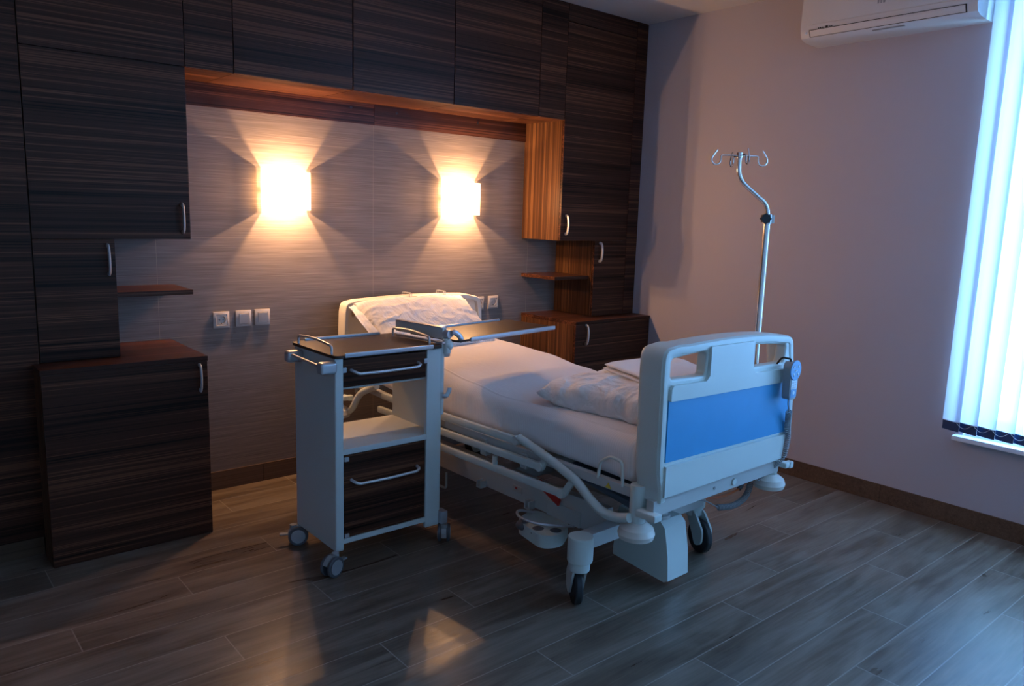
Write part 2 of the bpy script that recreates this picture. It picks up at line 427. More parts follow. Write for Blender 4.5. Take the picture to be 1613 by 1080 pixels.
# vertical blind
bl = thing('vertical_blind', 'pale blue translucent vertical blind hanging over the tall window', 'blind', (4.125, -2.565, .50))
MB().box((-.02, -3.03, 2.185), (.03, .045, 2.22), .004).build('headrail', 'alu', bl)
ya = .0; k = 0
VW, VP, VA = .094, .080, R(16)
while ya > -2.98:
    v = MB()
    VA = R(16 + max(0, min(46, (k - 7) * 9)))
    def vane(u, t, ya=ya, VA=VA):
        s = (u - .5) * VW; cam = .004 * (1 - (2 * u - 1) ** 2)
        return Vector((s * math.sin(VA) - cam * math.cos(VA), ya + s * math.cos(VA), .045 + t * 2.14))
    g = v.grid(vane, 7, 2)
    vo = v.build('vane', 'blind', bl)
    h = MB()
    def hem(u, t, ya=ya, VA=VA):
        s = (u - .5) * (VW * .96); cam = .004 * (1 - (2 * u - 1) ** 2)
        return Vector((s * math.sin(VA) - cam * math.cos(VA), ya + s * math.cos(VA), t * .048))
    h.grid(hem, 7, 2)
    bmesh.ops.solidify(h.bm, geom=h.bm.faces[:], thickness=.003)
    h.build('hem_weight', 'navy', vo)
    ya -= VP; k += 1
ch = MB()
for i in range(k - 1):
    y0 = -i * VP - .03; y1 = y0 - VP * .88
    ch.tube([(-.016, y0 + (y1 - y0) * t / 8, .046 - .022 * math.sin(math.pi * t / 8)) for t in range(9)], .0011, 5)
ch.build('bead_chain', 'satin', bl)

# ---------------------------------------------------------------- cabinets
def handle_mb(x, y, z0, z1, r=.0055, out=.028):
    b = MB(); L = z1 - z0
    pts = [(x, y + .004, z0)] + [(x, y - out * (.72 + .28 * math.sin(math.pi * t / 8)) if 0 < t < 8 else y - out * .6, z0 + L * t / 8) for t in range(9)] + [(x, y + .004, z1)]
    b.tube(fil(pts, .008, 3), r, 10, flat=(.0095, .0055)); return b
def cabinet(name, label, cat, x0, x1, z0, z1, yf, doors=None, body='wood_v', group=None, handle=None, plinth=0, top=False, back=-.001, notch=0):
    t = thing(name, label, cat, (x0, 0, z0), 0, group)
    w_, h_ = x1 - x0, z1 - z0; zt = h_ - (.022 if top else 0)
    if notch: MB().box((.0005, yf + .020, .0005), (w_ - .0005, YF - .003, zt - .0005)).box((notch, YF - .003, .0005), (w_ - .0005, back, zt - .0005)).build('body', body, t)
    else: MB().box((.0005, yf + .020, .0005), (w_ - .0005, back, zt - .0005)).build('body', body, t)
    for (a, b_, c, d) in (doors or [(0, w_, plinth, zt)]):
        dd = MB().box((a + .0012, yf, c + .0012), (b_ - .0012, yf + .018, d - .0012), .0008).build('door', 'wood_h', t)
        if handle and handle[0] - x0 > a and handle[0] - x0 < b_ and handle[1] - z0 > c - .01 and handle[1] - z0 < d:
            handle_mb(handle[0] - x0, yf, handle[1] - z0, handle[2] - z0).build('handle', 'satin', dd)
    if plinth: MB().box((.003, yf + .006, 0), (w_ - .003, yf + .019, plinth)).build('plinth', 'wood_h', t)
    if top: MB().prism([(-.001, yf - .002), (w_ + .001, yf - .002), (w_ + .001, back), (notch, back), (notch, YF - .003), (-.001, YF - .003)] if notch else [(-.001, yf - .002), (w_ + .001, yf - .002), (w_ + .001, back), (-.001, back)], 'xy', zt, h_, .001).build('countertop', 'wood_h', t)
    return t
OVH = 'doors of the overhead cupboards'
ZN, ZU, ZB = 2.089, 1.341, .832
XA, XB_, XC_, XD = .537, 1.158, 3.455, 4.09
cabinet('wardrobe', 'tall plain dark-veneered wardrobe front at the left edge of the room', 'wardrobe', XL + .6, XA - .002, .085, H, YF, doors=[(0, .75, 0, H - .085), (.75, XA - .002 - XL - .6, 0, H - .085)])
cabinet('overhead_cabinet', 'dark overhead cupboard above the tall door at the left of the niche', 'cabinet', XA, XB_, ZN, H, YF)
cabinet('wall_cabinet', 'tall dark wall cupboard left of the lamps, long silver handle low on its right', 'cabinet', XA, XB_, ZU, ZN, YF, handle=(1.122, 1.375, 1.495))
cabinet('wall_cabinet', 'small dark cupboard with a handle beside the left-hand open shelf', 'cabinet', XA, .842, ZB + .001, ZU, YF, handle=(.812, 1.195, 1.315))
cabinet('base_cabinet', 'large dark floor cabinet standing left of the bedside trolley', 'cabinet', .510, 1.159, 0, ZB, -.536, handle=(1.122, .680, .795), plinth=.0, top=True, doors=[(0, .649, .0, .81)], notch=.03)
cabinet('filler_panel', 'narrow dark panel between the left overhead cupboard and the first wide one', 'panel', XB_ + .001, 1.372, ZN, H, YF, body='wood_h')
cabinet('overhead_cabinet', 'wide dark overhead cupboard above the left wall lamp', 'cabinet', 1.374, 1.975, ZN, H, YF, body='wood_h', group=OVH)
cabinet('overhead_cabinet', 'middle overhead cupboard, bluish with window light, above the gap between the lamps', 'cabinet', 1.978, 2.601, ZN, H, YF, body='wood_h', group=OVH)
cabinet('overhead_cabinet', 'wide dark overhead cupboard above the right wall lamp', 'cabinet', 2.604, 3.235, ZN, H, YF, body='wood_h', group=OVH)
cabinet('filler_panel', 'narrow dark panel at the right end of the overhead cupboards, above the niche corner', 'panel', 3.237, XC_ - .001, ZN, H, YF, body='wood_h')
t = cabinet('wall_cabinet', 'tall dark wall cupboard right of the lamps, its side glowing orange', 'cabinet', XC_, XD, ZU, H, YF, doors=[(0, XD - XC_, 0, 1.335), (0, XD - XC_, 1.338, H - ZU)], handle=(3.498, 1.385, 1.50))
cabinet('wall_cabinet', 'small dark cupboard with a handle beside the right-hand open shelf', 'cabinet', 3.778, XD, ZB + .001, ZU, YF, handle=(3.825, 1.205, 1.325))
cabinet('filler_panel', 'tall narrow dark panel closing the cupboards against the right wall', 'panel', XD + .001, XR, ZB + .001, H, YF, body='wood_h')
cabinet('base_cabinet', 'dark low floor cabinet in the right corner behind the bed', 'cabinet', 3.475, XR - .002, 0, ZB, -.536, handle=(3.565, .685, .805), top=True, doors=[(0, XR - .002 - 3.475, 0, .81)])
# boards under the overhead cupboards at the top of the niche
pn = thing('backing_board', 'dark horizontal board above the tiles under the overhead cupboards', 'panel', (XB_, 0, 1.974))
for a, b_ in ((XB_ + .001, 2.310), (2.312, XC_ - .001)):
    MB().box((a - XB_, -.010, 0), (b_ - XB_, -.001, ZN - 1.975)).build('board', 'wood_h', pn)
for x in (2.165, 2.46, 3.05): MB().cyl((x - XB_, -.013, .082), (x - XB_, -.009, .082), .007, n=14).build('screw_cap', 'black', pn)
# open corner shelves
tag(MB().box((0, -.30, 0), (.34, -.001, .022), .001).build('wall_shelf', 'wood_h', loc=(.8435, 0, 1.083)), 'thin dark open shelf on the tiles above the left floor cabinet', 'shelf')
s = tag(MB().box((0, -.335, 0), (.315, -.001, .022), .001).build('wall_shelf', 'wood_h', loc=(3.462, 0, 1.083)), 'thin dark open shelf on the tiles above the right floor cabinet', 'shelf')

# ---------------------------------------------------------------- wall lamps
def sconce(x, label):
    t = thing('wall_lamp', label, 'lamp', (x, 0, 1.584), 0, 'glowing wall lamps over the bed')
    MB().box((-.05, -.022, -.05), (.05, -.001, .05), .003).build('back_plate', 'satin', t)
    # curved opal glass shade, open at top and bottom
    hw, hh, dp = .116, .098, .104
    plan = fil([(-hw, -.012, 0), (-hw, -dp, 0), (hw, -dp, 0), (hw, -.012, 0)], .045, 8)
    cut = -.058
    L_ = [p for p in plan if p.x < 0 and p.y > cut]; R_ = [p for p in plan if p.x > 0 and p.y > cut]; F_ = [p for p in plan if p.y <= cut]
    sp_ = 0
    L_ = [Vector((-hw, -.012, 0)), Vector((-hw, -.035, 0)), Vector((-hw, cut, 0))]; R_ = [Vector((hw, cut, 0)), Vector((hw, -.035, 0)), Vector((hw, -.012, 0))]
    F_ = [L_[-1]] + F_ + [R_[0]]
    for pl_pts, nm, mt_ in ((F_, 'glass_shade', 'shade'), (L_, 'shade_side', 'shade_side'), (R_, 'shade_side', 'shade_side')):
        b = MB(); n = len(pl_pts)
        def f(u, v):
            p = pl_pts[min(n - 1, int(round(u * (n - 1))))]; return Vector((p.x, p.y, (v - .5) * 2 * hh))
        b.grid(f, n, 3)
        bmesh.ops.solidify(b.bm, geom=b.bm.faces[:], thickness=.004)
        b.build(nm, mt_, t)
    for sx in (-.055, .055):
        MB().cyl((sx, -.022, 0), (sx, -.055, 0), .009, n=16).build('bulb_socket', 'switch', t)
        l = bpy.data.lights.new('bulb', 'POINT'); l.energy = BULB; l.color = LAMP_COL; l.shadow_soft_size = .009
        o = bpy.data.objects.new('bulb', l); COL.objects.link(o); o.parent = t; o.location = (sx, -.074, 0)
    return t
BULB = 6.2
sconce(1.770, 'left of the two glowing wall lamps above the bed')
sconce(2.915, 'right of the two glowing wall lamps above the bed')

# ---------------------------------------------------------------- sockets and switches
def frame_mb(s=.042):
    b = MB()
    o = [(-s, -s), (s, -s), (s, s), (-s, s)]; i = [(-.027, -.027), (.027, -.027), (.027, .027), (-.027, .027)]
    def ring(p, y): return [b.bm.verts.new((a, y, c)) for a, c in p]
    r0 = ring(o, 0); r1 = ring([(a * .985, c * .985) for a, c in o], -.006); r2 = ring([(a * 1.08, c * 1.08) for a, c in i], -.011); r3 = ring(i, -.010); r4 = ring(i, -.002)
    for A, B in ((r0, r1), (r1, r2), (r2, r3), (r3, r4)):
        for k in range(4): b.bm.faces.new((A[k], A[(k + 1) % 4], B[(k + 1) % 4], B[k]))
    b.bm.faces.new(r0[::-1]); b.bm.faces.new(r4); return b
def socket(x, z, label, group='double-pin wall sockets'):
    t = thing('power_socket', label, 'socket', (x, -.001, z), 0, group)
    frame_mb().build('cover_frame', 'switch', t)
    b = MB(); n = 28; R1, R2 = .0205, .0195
    sq = []; 
    for k in range(n):
        a = 2 * math.pi * k / n; c, s_ = math.cos(a), math.sin(a); m_ = .0265 / max(abs(c), abs(s_)); sq.append((c * m_, s_ * m_))
    r = []
    for fn, y in ((lambda k: sq[k], -.010), (lambda k: (R1 * math.cos(2 * math.pi * k / n), R1 * math.sin(2 * math.pi * k / n)), -.0105), (lambda k: (R2 * math.cos(2 * math.pi * k / n), R2 * math.sin(2 * math.pi * k / n)), -.003)):
        r.append([b.bm.verts.new((fn(k)[0], y, fn(k)[1])) for k in range(n)])
    for A, B in zip(r, r[1:]):
        for k in range(n): b.bm.faces.new((A[k], A[(k + 1) % n], B[(k + 1) % n], B[k]))
    b.bm.faces.new(r[-1]); b.build('socket_well', 'switch', t)
    MB().cyl((-.0095, -.0045, 0), (-.0095, -.002, 0), .0026, n=12).cyl((.0095, -.0045, 0), (.0095, -.002, 0), .0026, n=12).cyl((0, -.008, -.018), (0, -.002, -.018), .003, n=12).build('pin_hole', 'black', t)
    return t
def switch(x, z, label):
    t = thing('light_switch', label, 'switch', (x, -.001, z), 0, 'light switches on the tiles')
    frame_mb().build('cover_frame', 'switch', t)
    b = MB().box((-.0262, -.013, -.0262), (.0262, -.004, .0262), .002)
    b.xf(Matrix.Rotation(R(3), 4, 'X')); b.build('rocker', 'switch', t)
    return t
socket(1.414, .912, 'leftmost wall socket beside the two light switches')
switch(1.531, .913, 'middle plate of three: light switch next to the left socket')
switch(1.633, .914, 'light switch nearest the headboard, rightmost of the three plates on the left')
socket(3.098, .916, 'right-hand wall socket partly hidden behind the headboard corner')
socket(3.219, .917, 'right-hand wall socket fully in view beside the headboard')

# ---------------------------------------------------------------- air conditioner
ac = thing('air_conditioner', 'white split air conditioner high on the right wall beside the window', 'air conditioner', (XR, -2.06, 2.42))
y0, y1 = -.435, .44
prof = [(0, .046), (0, .30), (-.165, .30), (-.195, .275), (-.200, .12), (-.196, .088), (-.184, .064), (-.15, .052), (-.10, .048)]
b = MB().prism([(a, c) for a, c in prof], 'xz', y0, y1, .006); b.build('housing', 'ac', ac)
MB().prism([(-.201, .300), (-.2045, .27), (-.2045, .128), (-.200, .124), (-.19, .3)], 'xz', y0 + .012, y1 - .045, .001).build('front_panel', 'ac', ac)
# louvre flap following the curved lower front, in a dark slot
def onprof(t):   # t 0..1 from (−.200,.105) to (−.12,.012)
    P = [(-.2005, .102), (-.1965, .088), (-.190, .076), (-.184, .065)]
    P = [Vector((p[0], 0, p[1])) for p in P]; s = t * 3; i = min(2, int(s)); return P[i].lerp(P[i + 1], s - i)
def strip(t0, t1, ya, yb, lift, th=.003):
    m = MB()
    def f(u, v):
        p = onprof(t0 + (t1 - t0) * u); return Vector((p.x - lift, ya + (yb - ya) * v, p.z - lift * .6))
    m.grid(f, 10, 2); bmesh.ops.solidify(m.bm, geom=m.bm.faces[:], thickness=th); return m
strip(.02, .98, y0 + .045, y1 - .05, .0010).build('air_slot', 'black', ac)
strip(.08, .88, y0 + .05, y1 - .056, .0035).build('louvre_flap', 'ac', ac)
MB().box((-.206, .020, .172), (-.2035, .028, .192)).box((-.206, .006, .172), (-.2035, .014, .192)).box((-.206, -.010, .172), (-.2035, .0, .192)).build('logo', 'greyplastic', ac)
b = MB().box((-.203, .285, .098), (-.199, .297, .110), .001)
for yy in (.26, .27, .31, .322, .333): b.box((-.2025, yy, .102), (-.199, yy + .005, .106))
b.build('display_window', 'black', ac)
MB().box((-.2015, .405, .082), (-.197, .412, .094)).build('indicator_light', 'sill', ac)
MB().box((-.168, -.10, .0535), (-.153, .06, .0590)).build('rating_label', 'greyplastic', ac)

# ---------------------------------------------------------------- bedside trolley
def caster_small(parent, x, y, ang, r=.044):
    """twin-wheel castor; parts: bracket, two wheels"""
    t = bpy.data.objects.new('caster', None); COL.objects.link(t); t.parent = parent; t.location = (x, y, 0); t.rotation_euler = (0, 0, ang)
    b = MB().cyl((0, 0, r * 2 - .012), (0, 0, r * 2 + .006), .016, n=20, bev=.002)
    hood = [(r * 1.05 * math.cos(R(a)) + .02, r + r * 1.05 * math.sin(R(a))) for a in range(20, 171, 15)] + [(-r * .7 + .02, r), (r * .5 + .02, r)]
    b.prism(hood, 'xz', -.011, .011, .003); b.build('fork', 'greyplastic', t)
    for s in (-1, 1):
        w_ = MB().cyl((.02, s * .012, r), (.02, s * .028, r), r, n=36, bev=.005, seg=3).build('wheel', 'rubbergrey', t)
        MB().cyl((.02, s * .026, r), (.02, s * .0305, r), r * .72, n=32, bev=.002).build('hub_cap', 'alu', w_)
    MB().box((-.062, -.012, r * 1.05), (-.02, .012, r * 1.25), .004).build('brake_pedal', 'greyplastic', t)
    return t
tr = thing('bedside_trolley', 'white wheeled bedside trolley with dark drawer, door and fold-out tray', 'trolley', (1.68, -1.055, 0))
x0, x1, yf, yb = -.258, .258, -.187, .190
MB().box((x0, yf, .086), (x0 + .038, yb, .908), .006, 3).build('side_panel', 'white', tr)
MB().box((x1 - .020, yf + .02, .086), (x1, yb, .908), .004).box((x1 - .074, yf, .086), (x1, yf + .022, .908), .004).build('side_panel', 'white', tr)
MB().box((x0 + .036, yf + .002, .500), (x1 - .018, yb, .524), .002).build('shelf', 'white', tr)
MB().box((x0 + .036, yf + .002, .114), (x1 - .018, yb, .136), .002).build('bottom_board', 'white', tr)
MB().box((x0 + .036, yf + .03, .770), (x1 - .018, yb, .778), .001).build('drawer_bottom', 'white', tr)
MB().box((x0 + .038, yb - .008, .136), (x1 - .020, yb, .500), .001).build('back_panel', 'white', tr)
MB().box((x0 + .038, yb - .008, .778), (x1 - .02, yb, .9), .001).build('back_panel', 'white', tr)
dr = MB().box((x0 + .040, yf + .006, .784), (x1 - .076, yf + .024, .898), .003).build('drawer', 'wood_h', tr)
MB().box((x0 + .05, yf + .024, .786), (x1 - .05, yb - .02, .88)).build('drawer_box', 'white', dr)
def bow(xa, xb, z, y, drop=.006):
    return MB().tube(fil([(xa, y, z + .012), (xa + .004, y - .03, z + .008), (xa + .02, y - .036, z), ((xa + xb) / 2, y - .038, z - drop * .3), (xb - .02, y - .036, z), (xb - .004, y - .03, z + .008), (xb, y, z + .012)], .012, 4), .0065, 12)
bow(x0 + .075, x1 - .118, .842, yf + .008).build('handle', 'satin', dr)
dd = MB().box((x0 + .040, yf + .006, .138), (x1 - .076, yf + .022, .497), .002).build('door', 'wood_h', tr)
bow(x0 + .075, x1 - .118, .375, yf + .008).build('handle', 'satin', dd)
for zz in (.480, .147):
    MB().box((x0 + .042, yf - .001, zz - .009), (x0 + .062, yf + .008, zz + .009), .002).build('hinge', 'alu', dd)
for xx in (x0 + .044, x1 - .080):
    MB().box((xx - .009, yf - .001, .846), (xx + .009, yf + .008, .868), .003).build('runner_clip', 'alu', dr)
tt = MB().prism([(p.x, p.y) for p in fil([(x0 - .008, yf - .016, 0), (x1 + .004, yf - .016, 0), (x1 + .004, yb + .02, 0), (x0 - .008, yb + .02, 0)], .03, 5, True)], 'xy', .909, .921, .002)
tt = tt.build('top_board', 'tray_wood', tr)
MB().box((x0 + .035, yf - .022, .911), (x1 - .055, yf - .010, .930), .004).build('edge_strip', 'alu', tt)
MB().box((x0 + .055, yb + .010, .911), (x1 - .080, yb + .022, .932), .004).build('edge_strip', 'alu', tt)
for xx in (x0 + .004, x1 - .040):
    MB().tube(fil([(xx, yf + .035, .918), (xx, yf + .035, .955), (xx, .0, .966), (xx, yb - .035, .955), (xx, yb - .035, .918)], [0, .022, .3, .022, 0], 6), .0055, 12).build('guard_rail', 'satin', tt)
# towel rail on the left side
rb = MB().cyl((x0 - .052, yf - .01, .876), (x0 - .052, yb - .07, .884), .0065, n=16).build('towel_rail', 'satin', tr)
for yy in (yf + .0, yb - .072):
    MB().box((x0 - .068, yy - .018, .848), (x0 + .004, yy + .030, .898), .012, 3).build('rail_bracket', 'alu', rb)
# mast on the right side that carries the fold-out tray
ms = MB().box((x1 + .001, yf + .004, .60), (x1 + .022, yf + .05, .935), .006).box((x1 + .001, yf + .01, .10), (x1 + .012, yf + .045, .61), .004).build('mast', 'white', tr)
MB().cyl((x1 + .038, yf + .03, .862), (x1 + .038, yf + .03, .905), .026, n=28, bev=.004).box((x1 + .01, yf + .012, .866), (x1 + .04, yf + .048, .90), .004).build('pivot_collar', 'alu', ms)
MB().tube(fil([(x1 + .010, yf + .0, .688), (x1 + .022, yf - .012, .688), (x1 + .036, yf - .014, .708), (x1 + .038, yf - .014, .726)], .014, 5), .009, 10, flat=(.010, .005)).build('release_hook', 'alu', ms)
MB().box((x1 + .0, yf - .02, .092), (x1 + .036, yf + .03, .150), .003).build('caster_plate', 'alu', tr)
caster_small(tr, x0 - .010, yf - .012, R(200))
caster_small(tr, x0 - .022, yb - .012, R(-25))
caster_small(tr, x1 + .018, yf - .018, R(54), .042)
caster_small(tr, x1 - .02, yb - .03, R(60))
# fold-out tray over the bed, turned a little about the mast
ob = bpy.data.objects.new('overbed_tray', None); COL.objects.link(ob); ob.parent = tr
ob.location = (.290, -.060, .930); ob.rotation_euler = (0, 0, R(9))
MB().prism([(p.x, p.y) for p in fil([(.01, -.165, 0), (.712, -.165, 0), (.712, .165, 0), (.01, .165, 0)], .02, 5, True)], 'xy', 0, .010, .002).build('tray_board', 'tray_wood', ob)
MB().box((.085, -.172, -.004), (.704, -.160, .018), .005).build('edge_strip', 'alu', ob)
MB().box((.06, .160, -.002), (.650, .172, .020), .005).build('edge_strip', 'alu', ob)
br = MB().box((-.030, -.105, .012), (-.004, .215, .062), .004)
br.build('hinge_bracket', 'white', ob)
MB().box((-.034, -.10, .062), (-.006, .210, .066), .001).box((-.055, -.13, -.004), (-.038, .18, .004), .001).build('bracket_rail', 'satin', ob)
MB().cyl((-.012, -.100, .036), (-.012, -.135, .036), .019, n=24, bev=.004).tube(fil([(-.010, -.142, .040), (.014, -.133, .044), (.040, -.142, .026), (.054, -.146, -.002)], .03, 6), .009, 12, flat=(.013, .006)).build('tilt_lever', 'alu', ob)
MB().cyl((-.020, -.120, -.05), (-.020, -.120, .014), .020, .018, n=24, bev=.004).ell((-.012, -.122, -.014), (.024, .024, .026)).bar((-.02, -.12, .012), (.05, -.05, .006), .03, .012).build('swivel_joint', 'white', ob)

# ---------------------------------------------------------------- hospital bed
BLOC, BRZ = Vector((2.565, -1.15, 0)), R(1.5)
BM = Matrix.Translation(BLOC) @ Matrix.Rotation(BRZ, 4, 'Z')
def BW(x, y, z): return BM @ Vector((x, y, z))
bed = thing('hospital_bed', 'pale grey adjustable hospital bed with a bright blue footboard panel', 'bed', BLOC, BRZ)
def part(name, parent):
    o = bpy.data.objects.new(name, None); COL.objects.link(o); o.parent = parent; return o

# footboard -----------------------------------------------------------------
FY = -1.17
def arc_top(x): return 1.062 - .030 * ((x + .10) / .55) ** 2 - (.012 if x > .25 else 0) * (x - .25) / .2
out_ = [(-.452, .522), (-.470, .60), (-.475, .80), (-.478, .96)]
out_ += [(p.x, p.z) for p in fil([(-.478, 0, .96), (-.476, 0, 1.050), (-.38, 0, 1.060)], .05, 8)]
out_ += [(x, arc_top(x)) for x in [-.33 + i * .05 for i in range(13)]]
out_ += [(p.x, p.z) for p in fil([(.33, 0, arc_top(.33)), (.405, 0, 1.030), (.425, 0, .93)], .06, 8)]
out_ += [(.437, .86), (.452, .75), (.455, .68), (.44, .62), (.395, .555), (.375, .508)]
def rr(pts, r): return [(p.x, p.z) for p in fil([(a, 0, c) for a, c in pts], r, 5, True)]
holeL = rr([(-.430, .938), (-.215, .930), (-.215, 1.024), (-.430, 1.012)], .018)
holeR = rr([(.100, .926), (.345, .920), (.355, 1.000), (.100, 1.018)], .018)
core = curve_plate(out_, [holeL, holeR], .050, .010)
core.xf(Matrix.Translation((0, FY + .027, 0)))
# swept rim: thick rounded band following the left side, top and right side
rim = [Vector((-.452, 0, .484))] + [Vector((a, 0, c)) for a, c in out_] + [Vector((.368, 0, .484))]
def rimband(b, pts, y0_, y1_, w_):
    """band of depth y0..y1 and width w_ inward from the outline"""
    L = len(pts); n = 16; rings = []
    for i, p in enumerate(pts):
        t = (pts[min(i + 1, L - 1)] - pts[max(i - 1, 0)]).normalized(); inn = Vector((t.z, 0, -t.x))
        c = p + inn * (w_ / 2) + Vector((0, (y0_ + y1_) / 2, 0)); ring = []
        for k in range(n):
            a = 2 * math.pi * k / n; ca, sa = math.cos(a), math.sin(a); e = .45
            u = math.copysign(abs(ca) ** e, ca) * w_ / 2; v = math.copysign(abs(sa) ** e, sa) * (y1_ - y0_) / 2
            ring.append(b.bm.verts.new(c - inn * u + Vector((0, v, 0))))
        rings.append(ring)
    for A, B in zip(rings, rings[1:]):
        for k in range(n): b.bm.faces.new((A[k], A[(k + 1) % n], B[(k + 1) % n], B[k]))
    b.bm.faces.new(rings[0]); b.bm.faces.new(rings[-1][::-1])
rimband(core, rim, FY - .004, FY + .112, .036)
# moulded step below the hand holes
core.prism([(-.44, .505), (-.44, .622), (.395, .605), (.372, .500)], 'xz', FY - .012, FY + .03, .006)
core.prism([(-.436, .862), (-.436, .905), (-.425, .918), (-.228, .912), (-.207, .93), (-.207, 1.040), (.088, 1.036), (.092, .925), (.112, .905), (.335, .897), (.40, .877), (.40, .838)], 'xz', FY - .012, FY + .03, .006)
fb = core.build('footboard', 'bedplastic', bed)
MB().prism([(-.438, .635), (-.438, .864), (.402, .838), (.425, .70), (.395, .615)], 'xz', FY - .004, FY + .02, .001).build('blue_panel', 'blue', fb)
# crossbar under the footboard and corner columns with bumper discs
cb = MB().box((-.47, -1.160, .430), (.40, -1.125, .492), .004).build('foot_crossbar', 'bedmetal', bed)
MB().cyl((-.09, -1.165, .462), (-.09, -1.158, .462), .006, n=14).build('screw_head', 'greyplastic', cb)
MB().cyl((.045, -1.168, .460), (.045, -1.158, .460), .014, n=20, bev=.003).build('round_plug', 'bedplastic', cb)
def column(x, y, ztop, zbot, rdisc=.075, knob=1):
    c = MB().cyl((x, y, zbot), (x, y, ztop), .031, n=28, bev=.004).build('corner_column', 'bedplastic', bed)
    zc = zbot - .015
    MB().lathe([(.0, zc + .032), (.034, zc + .032), (rdisc * .62, zc + .024), (rdisc * .9, zc + .010), (rdisc, zc - .012), (rdisc * .93, zc - .030), (rdisc * .6, zc - .036), (0, zc - .036)], (x, y, 0), 40).build('bumper_disc', 'cream', c)
    if knob == 2:
        MB().box((-.500, -1.190, .424), (-.455, -1.10, .452), .006).build('lock_knob', 'bedplastic', c)
    elif knob:
        MB().box((x + .0, y - .075, zbot + .055), (x + .040, y - .02, zbot + .082), .008).box((x + .03, y - .080, zbot + .052), (x + .060, y - .050, zbot + .082), .006).build('lock_knob', 'bedplastic', c)
    return c
column(-.450, -1.072, .53, .368, .070, 2); column(.455, -1.090, .50, .375, .070)
column(-.540, 1.02, .56, .39); column(.46, 1.02, .56, .39)
# headboard -----------------------------------------------------------------
ho = [(-.500, .50), (-.505, .80), (-.500, .93)] + [(p.x, p.z) for p in fil([(-.500, 0, .93), (-.49, 0, .985), (-.42, 0, .998)], .06, 8)]
ho += [(-.35 + .05 * i, .998 + .012 * (1 - ((-.35 + .05 * i) / .4) ** 2)) for i in range(15)]
ho += [(p.x, p.z) for p in fil([(.38, 0, .995), (.47, 0, .975), (.485, 0, .90)], .05, 8)] + [(.49, .80), (.485, .50)]
hb = curve_plate(ho, [rr([(-.44, .90), (-.24, .905), (-.24, .955), (-.44, .945)], .015), rr([(.20, .905), (.40, .900), (.39, .945), (.20, .955)], .015)], .04, .010)
hb.xf(Matrix.Translation((0, 1.045, 0))); rimband(hb, [Vector((a, 0, c)) for a, c in ho], 1.0, 1.078, .034)
hb = hb.build('headboard', 'cream', bed)
for xx in (-.07, .18):
    MB().tube(fil([(xx, 1.00, .975), (xx, 1.0, 1.022), (xx, 1.08, 1.022), (xx, 1.08, .985)], .01, 4), .0025, 8).tube(fil([(xx + .012, 1.00, .975), (xx + .012, 1.0, 1.022), (xx + .012, 1.08, 1.022), (xx + .012, 1.08, .985)], .01, 4), .0025, 8).build('wire_clip', 'satin', hb)
# lying surface frame ---------------------------------------------------------
b = MB()
for s in (-1, 1): b.box((s * .456 - .015, -1.06, .476), (s * .456 + .015, .10, .514), .004)
for yy in (-1.03, -.60, -.18, .28, .98): b.box((-.44, yy - .02, .468), (.44, yy + .02, .500), .003)
for s in (-1, 1): b.bar((s * .456, .10, .495), (s * .456, 1.0, .539), .032, .032, .004)
b.build('mattress_platform', 'bedmetal', bed)
for s in (-1, 1): MB().tube(fil([(s * .468, -.885, .505), (s * .468, -.892, .572), (s * .468, -.945, .606), (s * .468, -1.0, .600), (s * .468, -1.01, .505)], .018, 5), .0065, 12).build('mattress_retainer', 'bedplastic', bed)
MB().prism([(-.928, .481), (-.957, .481), (-.9425, .503)], 'yz', -.4725, -.4710).build('warning_sticker', 'yellow', bed)['label'] = 'small yellow warning triangle'
b = MB().box((-.36, -1.02, .40), (.36, -.55, .43), .01); b.xf(Matrix.Translation((0, 0, .0)) @ Matrix.Translation((0, -.8, .41)) @ Matrix.Rotation(R(9), 4, 'X') @ Matrix.Translation((0, .8, -.41)))
b.build('undertray', 'bluedark', bed)
# folded-down side rails -----------------------------------------------------
def side_rail(s):
    x = s * .492
    t = part('side_rail', bed)
    for (ya, yb_, z0, z1) in ((-.435, .62, .549, .535), (-.585, .66, .474, .455), (-.715, .70, .397, .378)):
        b = MB().bar((x, ya, z0), (x, yb_, z1), .026, .036, .010)
        b.cyl((x - .012, ya, z0), (x + .012, ya, z0), .021, n=22, bev=.003); b.build('rail_bar', 'bedplastic', t)
    pts = [(x, -.455, .566), (x - s * .0, -.66, .515), (x, -.80, .470), (x, -.86, .425), (x, -.93, .388), (x, -1.0, .385), (x + s * .0, -1.07, .408)]
    MB().tube(fil(pts, [0, .1, .08, .06, .06, .05, 0], 6), .0185, 16).build('bent_tube', 'bedplastic', t)
    pts = [(x, .68, .575), (x, .86, .50), (x, .93, .40), (x, 1.0, .36)]
    MB().tube(fil(pts, .08, 6), .0185, 16).build('bent_tube', 'bedplastic', t)
    for (ya, za, yb_, zb) in ((-.59, .465, -.615, .520), (-.725, .395, -.775, .470)):
        MB().bar((x - s * .004, ya, za), (x - s * .004, yb_, zb), .018, .030, .006).build('rail_link', 'bedplastic', t)
    for yy in (-.30,):
        MB().cyl((x, yy, .40), (x, yy, .445), .012, n=16).build('rail_spacer', 'bedplastic', t)
    for (yy, z0, z1) in ((-.47, .43, .50), (.52, .43, .50), (-.2, .42, .50)):
        MB().box((x - s * .045, yy - .02, z0), (x - s * .012, yy + .02, z1), .004).build('rail_mount', 'bedmetal', t)
    return t
side_rail(-1); side_rail(1)
